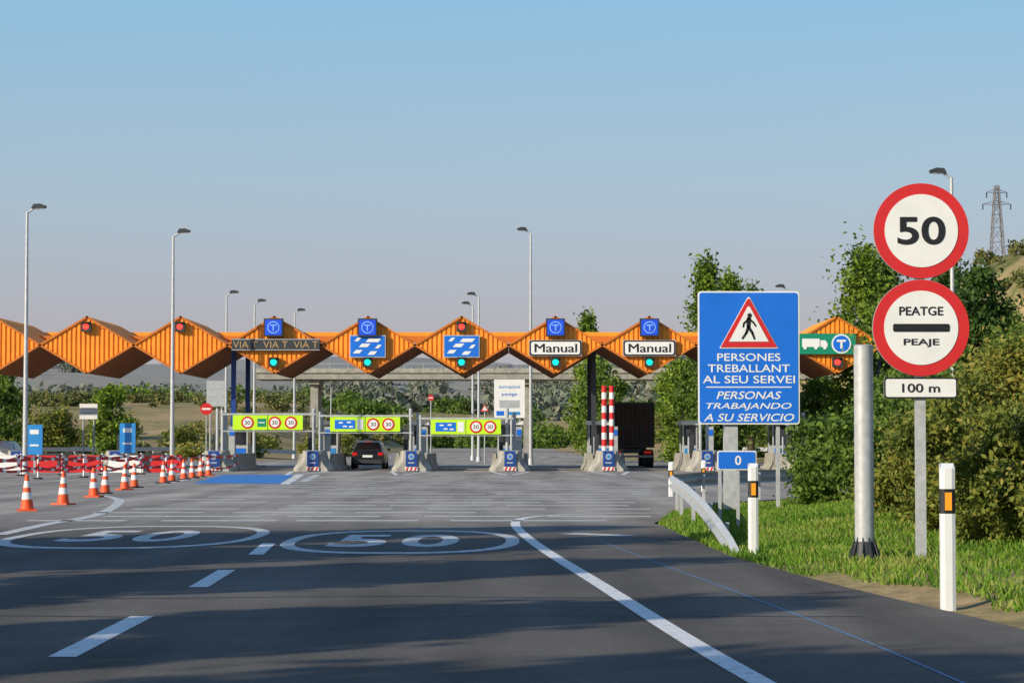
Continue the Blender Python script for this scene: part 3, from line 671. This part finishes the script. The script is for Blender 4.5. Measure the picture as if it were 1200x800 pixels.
# ------------------------------------------------------------------ vegetation
T=tree
T('poplar_tree',sx(828,150),150,13.0,1.5,'poplar',LF_P,9000,.14,90,.12)
T('poplar_tree',sx(856,158),158,12.4,1.6,'poplar',LF_P,9000,.14,90,.12)
T('poplar_tree',sx(880,165),165,12.0,1.6,'poplar',LF_G,7000,.15,80,.12)
T('deciduous_tree',sx(799,146),146,6.4,1.7,'round',LF_P,7000,.13,70,.05)
T('deciduous_tree',sx(840,140),140,8.0,2.5,'round',LF_G,9000,.14,80,.08)
T('deciduous_tree',sx(689,165),165,10.2,1.2,'poplar',LF_P,5500,.14,60,.1)
T('deciduous_tree',sx(706,160),160,6.8,1.9,'round',LF_G,7000,.14,60,.05)
T('poplar_tree',sx(1014,126),126,11.6,2.0,'poplar',LF_P,11000,.14,90,.1)
T('poplar_tree',sx(1036,132),132,11.4,1.7,'poplar',LF_G,9000,.14,80,.1)
T('deciduous_tree',sx(1055,108),108,8.2,2.1,'round',LF_G,10000,.12,80,.1)
T('pine_tree',sx(1147,92),92,8.2,1.9,'round',LF_D,13000,.11,90,.1)
T('pine_tree',sx(1114,98),98,9.0,1.7,'pine',LF_D,9000,.12,80,.1)
T('deciduous_tree',sx(1198,80),80,5.2,1.9,'round',LF_G,10000,.10,80,.1)
T('deciduous_tree',sx(1182,105),105,6.8,2.2,'round',LF_G,10000,.12,80,.1)
T('deciduous_tree',sx(965,132),132,4.8,2.0,'round',LF_G,7000,.14,60,.1)
T('deciduous_tree',sx(2,170),170,6.0,2.0,'round',LF_G,7000,.15,60,.05)
T('deciduous_tree',sx(130,160),160,5.2,1.5,'round',LF_P,5000,.14,50,.05)
T('deciduous_tree',sx(60,178),178,3.6,2.0,'round',LF_Y,5000,.15,50,.05)
# roadside trees left of the carriageway (outside this view); they shade the near road
for (x,y,h,r) in [(-16,-6,9.0,3.0),(-16.5,.6,9.4,2.5),(-16,7.2,8.8,1.9),(-16.5,14.5,9.2,1.9),(-16,21.0,9.0,2.0),(-16,26,8.6,1.9),(-16.5,-13,9.5,3.3)]:
    T('roadside_tree',x,y,h,r,'round',LF_G,9000,.24,110,.05,tight=.8)
sp=[(5.9,28.5,.6,1.4),(6.4,29.5,.9,2.0),(7.2,28.8,1.0,2.2),(6.0,31.5,.8,1.9),(6.9,32.5,1.1,2.4),(8.0,31,1.2,2.5),(6.2,35,.9,2.0),(7.1,37,1.2,2.4),(8.3,38,1.4,2.8),(9.0,35,1.3,2.8),(6.5,27.2,.5,.9),(7.4,26.8,.8,1.6)]
bushes('shrub_thicket',sp,LF_Y,.042,11000)
sp=[(6.4,45,.8,1.6),(7.0,49,1.1,2.2),(8.2,46,1.3,2.6),(7.9,53,1.2,2.2),(9.6,53,1.5,2.8),(10.5,48,1.6,3.2),(11.0,59,1.6,3.0),(12.8,57,1.8,3.6),(9.3,42,1.3,2.8),(10.6,43,1.4,3.2)]
bushes('shrub_thicket',sp,LF_G,.06,5500)
sp=[(random.uniform(16,36),random.uniform(66,116),random.uniform(1.2,2.2),random.uniform(2.0,4.4)) for _ in range(70)]
sp=[q for q in sp if q[0]>interp(RE,q[1])+2]
bushes('hedge',sp,LF_G,.11,1400)
sp=[]
for _ in range(700):
    y=random.uniform(178,430); x=random.uniform(-110,34)
    if abs(x+4)<15 or x<-y*.26: continue
    if noise.noise(Vector((x*.05,y*.05,1)))<-0.05: continue
    sp.append((x,y,random.uniform(.6,1.7),random.uniform(.6,2.4)))
bushes('hillside_scrub',sp,LF_S,.24,130)
sp=[]
for _ in range(90):
    y=random.uniform(150,185) if random.random()<.6 else random.uniform(185,240); x=random.uniform(-52,-12) if random.random()<.75 else random.uniform(12,40)
    if x<interp(RE,y)+1 and x>interp(LE,y)-1: continue
    sp.append((x,y,random.uniform(.7,1.6),random.uniform(.8,2.5)))
bushes('roadside_scrub',sp,LF_Y,.14,480)
sp=[(random.uniform(38,110),random.uniform(130,330),random.uniform(.5,1.6),random.uniform(.5,2.0)) for _ in range(480)]
bushes('hill_scrub',sp,LF_S,.22,140)
sp=[(random.uniform(-120,60),random.uniform(430,620),random.uniform(2,4.5),random.uniform(2,6)) for _ in range(180)]
bushes('distant_trees',sp,LF_G,.5,30)
sp=[]
for _ in range(520):
    y=random.uniform(620,1900); x=random.uniform(-.26*y,.14*y)
    if noise.noise(Vector((x*.006,y*.003,9)))<-.1: continue
    sp.append((x,y,random.uniform(5,13),random.uniform(4,11)))
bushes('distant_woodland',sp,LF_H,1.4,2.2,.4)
n=150000; x=rng.uniform(2.7,10,n); y=rng.uniform(15,62,n); P=[]
for i in range(n):
    e=interp(RE,y[i]); q=x[i]-e
    if q<0.05 or q>6: continue
    dn=noise.noise(Vector((x[i]*.9,y[i]*.35,4)))
    if (y[i]<26 and q<0.5+dn*.5): continue
    if dn<-.3 and random.random()<.6: continue
    P.append((x[i],y[i],H(x[i],y[i])))
P=np.array(P); n=len(P); a=rng.uniform(0,2*np.pi,n); hh=rng.uniform(.02,.10,n); w=rng.uniform(.006,.014,n)*1.7
dx=np.cos(a)*w; dy=np.sin(a)*w; lx=rng.normal(size=n)*.04; ly=rng.normal(size=n)*.04
V=np.stack([P+np.stack([dx,dy,0*w-.02],1),P-np.stack([dx,dy,0*w+.02],1),P+np.stack([lx-dx*.15,ly-dy*.15,hh],1),P+np.stack([lx+dx*.15,ly+dy*.15,hh],1)],1).reshape(-1,3)
me=bpy.data.meshes.new('grass'); me.from_pydata(V.tolist(),[],[(4*i,4*i+1,4*i+2,4*i+3) for i in range(n)]); me.materials.append(GRS); link(bpy.data.objects.new('grass',me))

# ------------------------------------------------------------------ light, world, camera
el=math.radians(22); v=Vector((-.78*math.cos(el),-.62*math.cos(el),math.sin(el)))
sun=bpy.data.lights.new('sun','SUN'); sun.energy=5.0; sun.angle=math.radians(.5); sun.color=(1.0,.89,.71)
so=bpy.data.objects.new('sun',sun); so.rotation_euler=v.to_track_quat('Z','Y').to_euler(); link(so)
w=bpy.data.worlds.new('World'); sc.world=w; w.use_nodes=True; N=w.node_tree.nodes; L=w.node_tree.links
sk=N.new('ShaderNodeTexSky'); sk.sky_type='NISHITA'; sk.sun_disc=False; sk.sun_elevation=el; sk.sun_rotation=math.atan2(v.x,v.y)%(2*math.pi)
sk.air_density=1.0; sk.dust_density=2.0; sk.ozone_density=1.5; sk.altitude=200
ST=.13
tc=N.new('ShaderNodeTexCoord'); sp=N.new('ShaderNodeSeparateXYZ'); L.new(tc.outputs['Generated'],sp.inputs[0])
cr=N.new('ShaderNodeValToRGB'); e=cr.color_ramp.elements      # haze layer of the real sky, by elevation
e[0].position=0.0; e[0].color=(.52,.47,.50,1); e[1].position=1.0; e[1].color=(.09,.20,.46,1)
for p,c in((.05,(.46,.44,.51,1)),(.11,(.40,.53,.65,1)),(.20,(.26,.54,.78,1)),(.45,(.12,.28,.56,1))):
    q=e.new(p); q.color=c
L.new(sp.outputs['Z'],cr.inputs['Fac'])
scl=N.new('ShaderNodeVectorMath'); scl.operation='SCALE'; scl.inputs['Scale'].default_value=1/ST; L.new(cr.outputs['Color'],scl.inputs[0])
mx=N.new('ShaderNodeMix'); mx.data_type='RGBA'; mx.inputs[0].default_value=.80; L.new(sk.outputs[0],mx.inputs[6]); L.new(scl.outputs[0],mx.inputs[7])
bg=N['Background']; bg.inputs['Strength'].default_value=ST; L.new(mx.outputs[2],bg.inputs[0])
cam=bpy.data.cameras.new('camera'); cam.lens=81; cam.sensor_width=36; cam.clip_end=8000; cam.clip_start=.1
co=bpy.data.objects.new('camera',cam); co.location=(0,0,CH); co.rotation_euler=(math.radians(90)+math.atan((HY-400)/F),0,0); link(co); sc.camera=co
sc.view_settings.view_transform='Standard'; sc.view_settings.look='None'; sc.view_settings.exposure=0
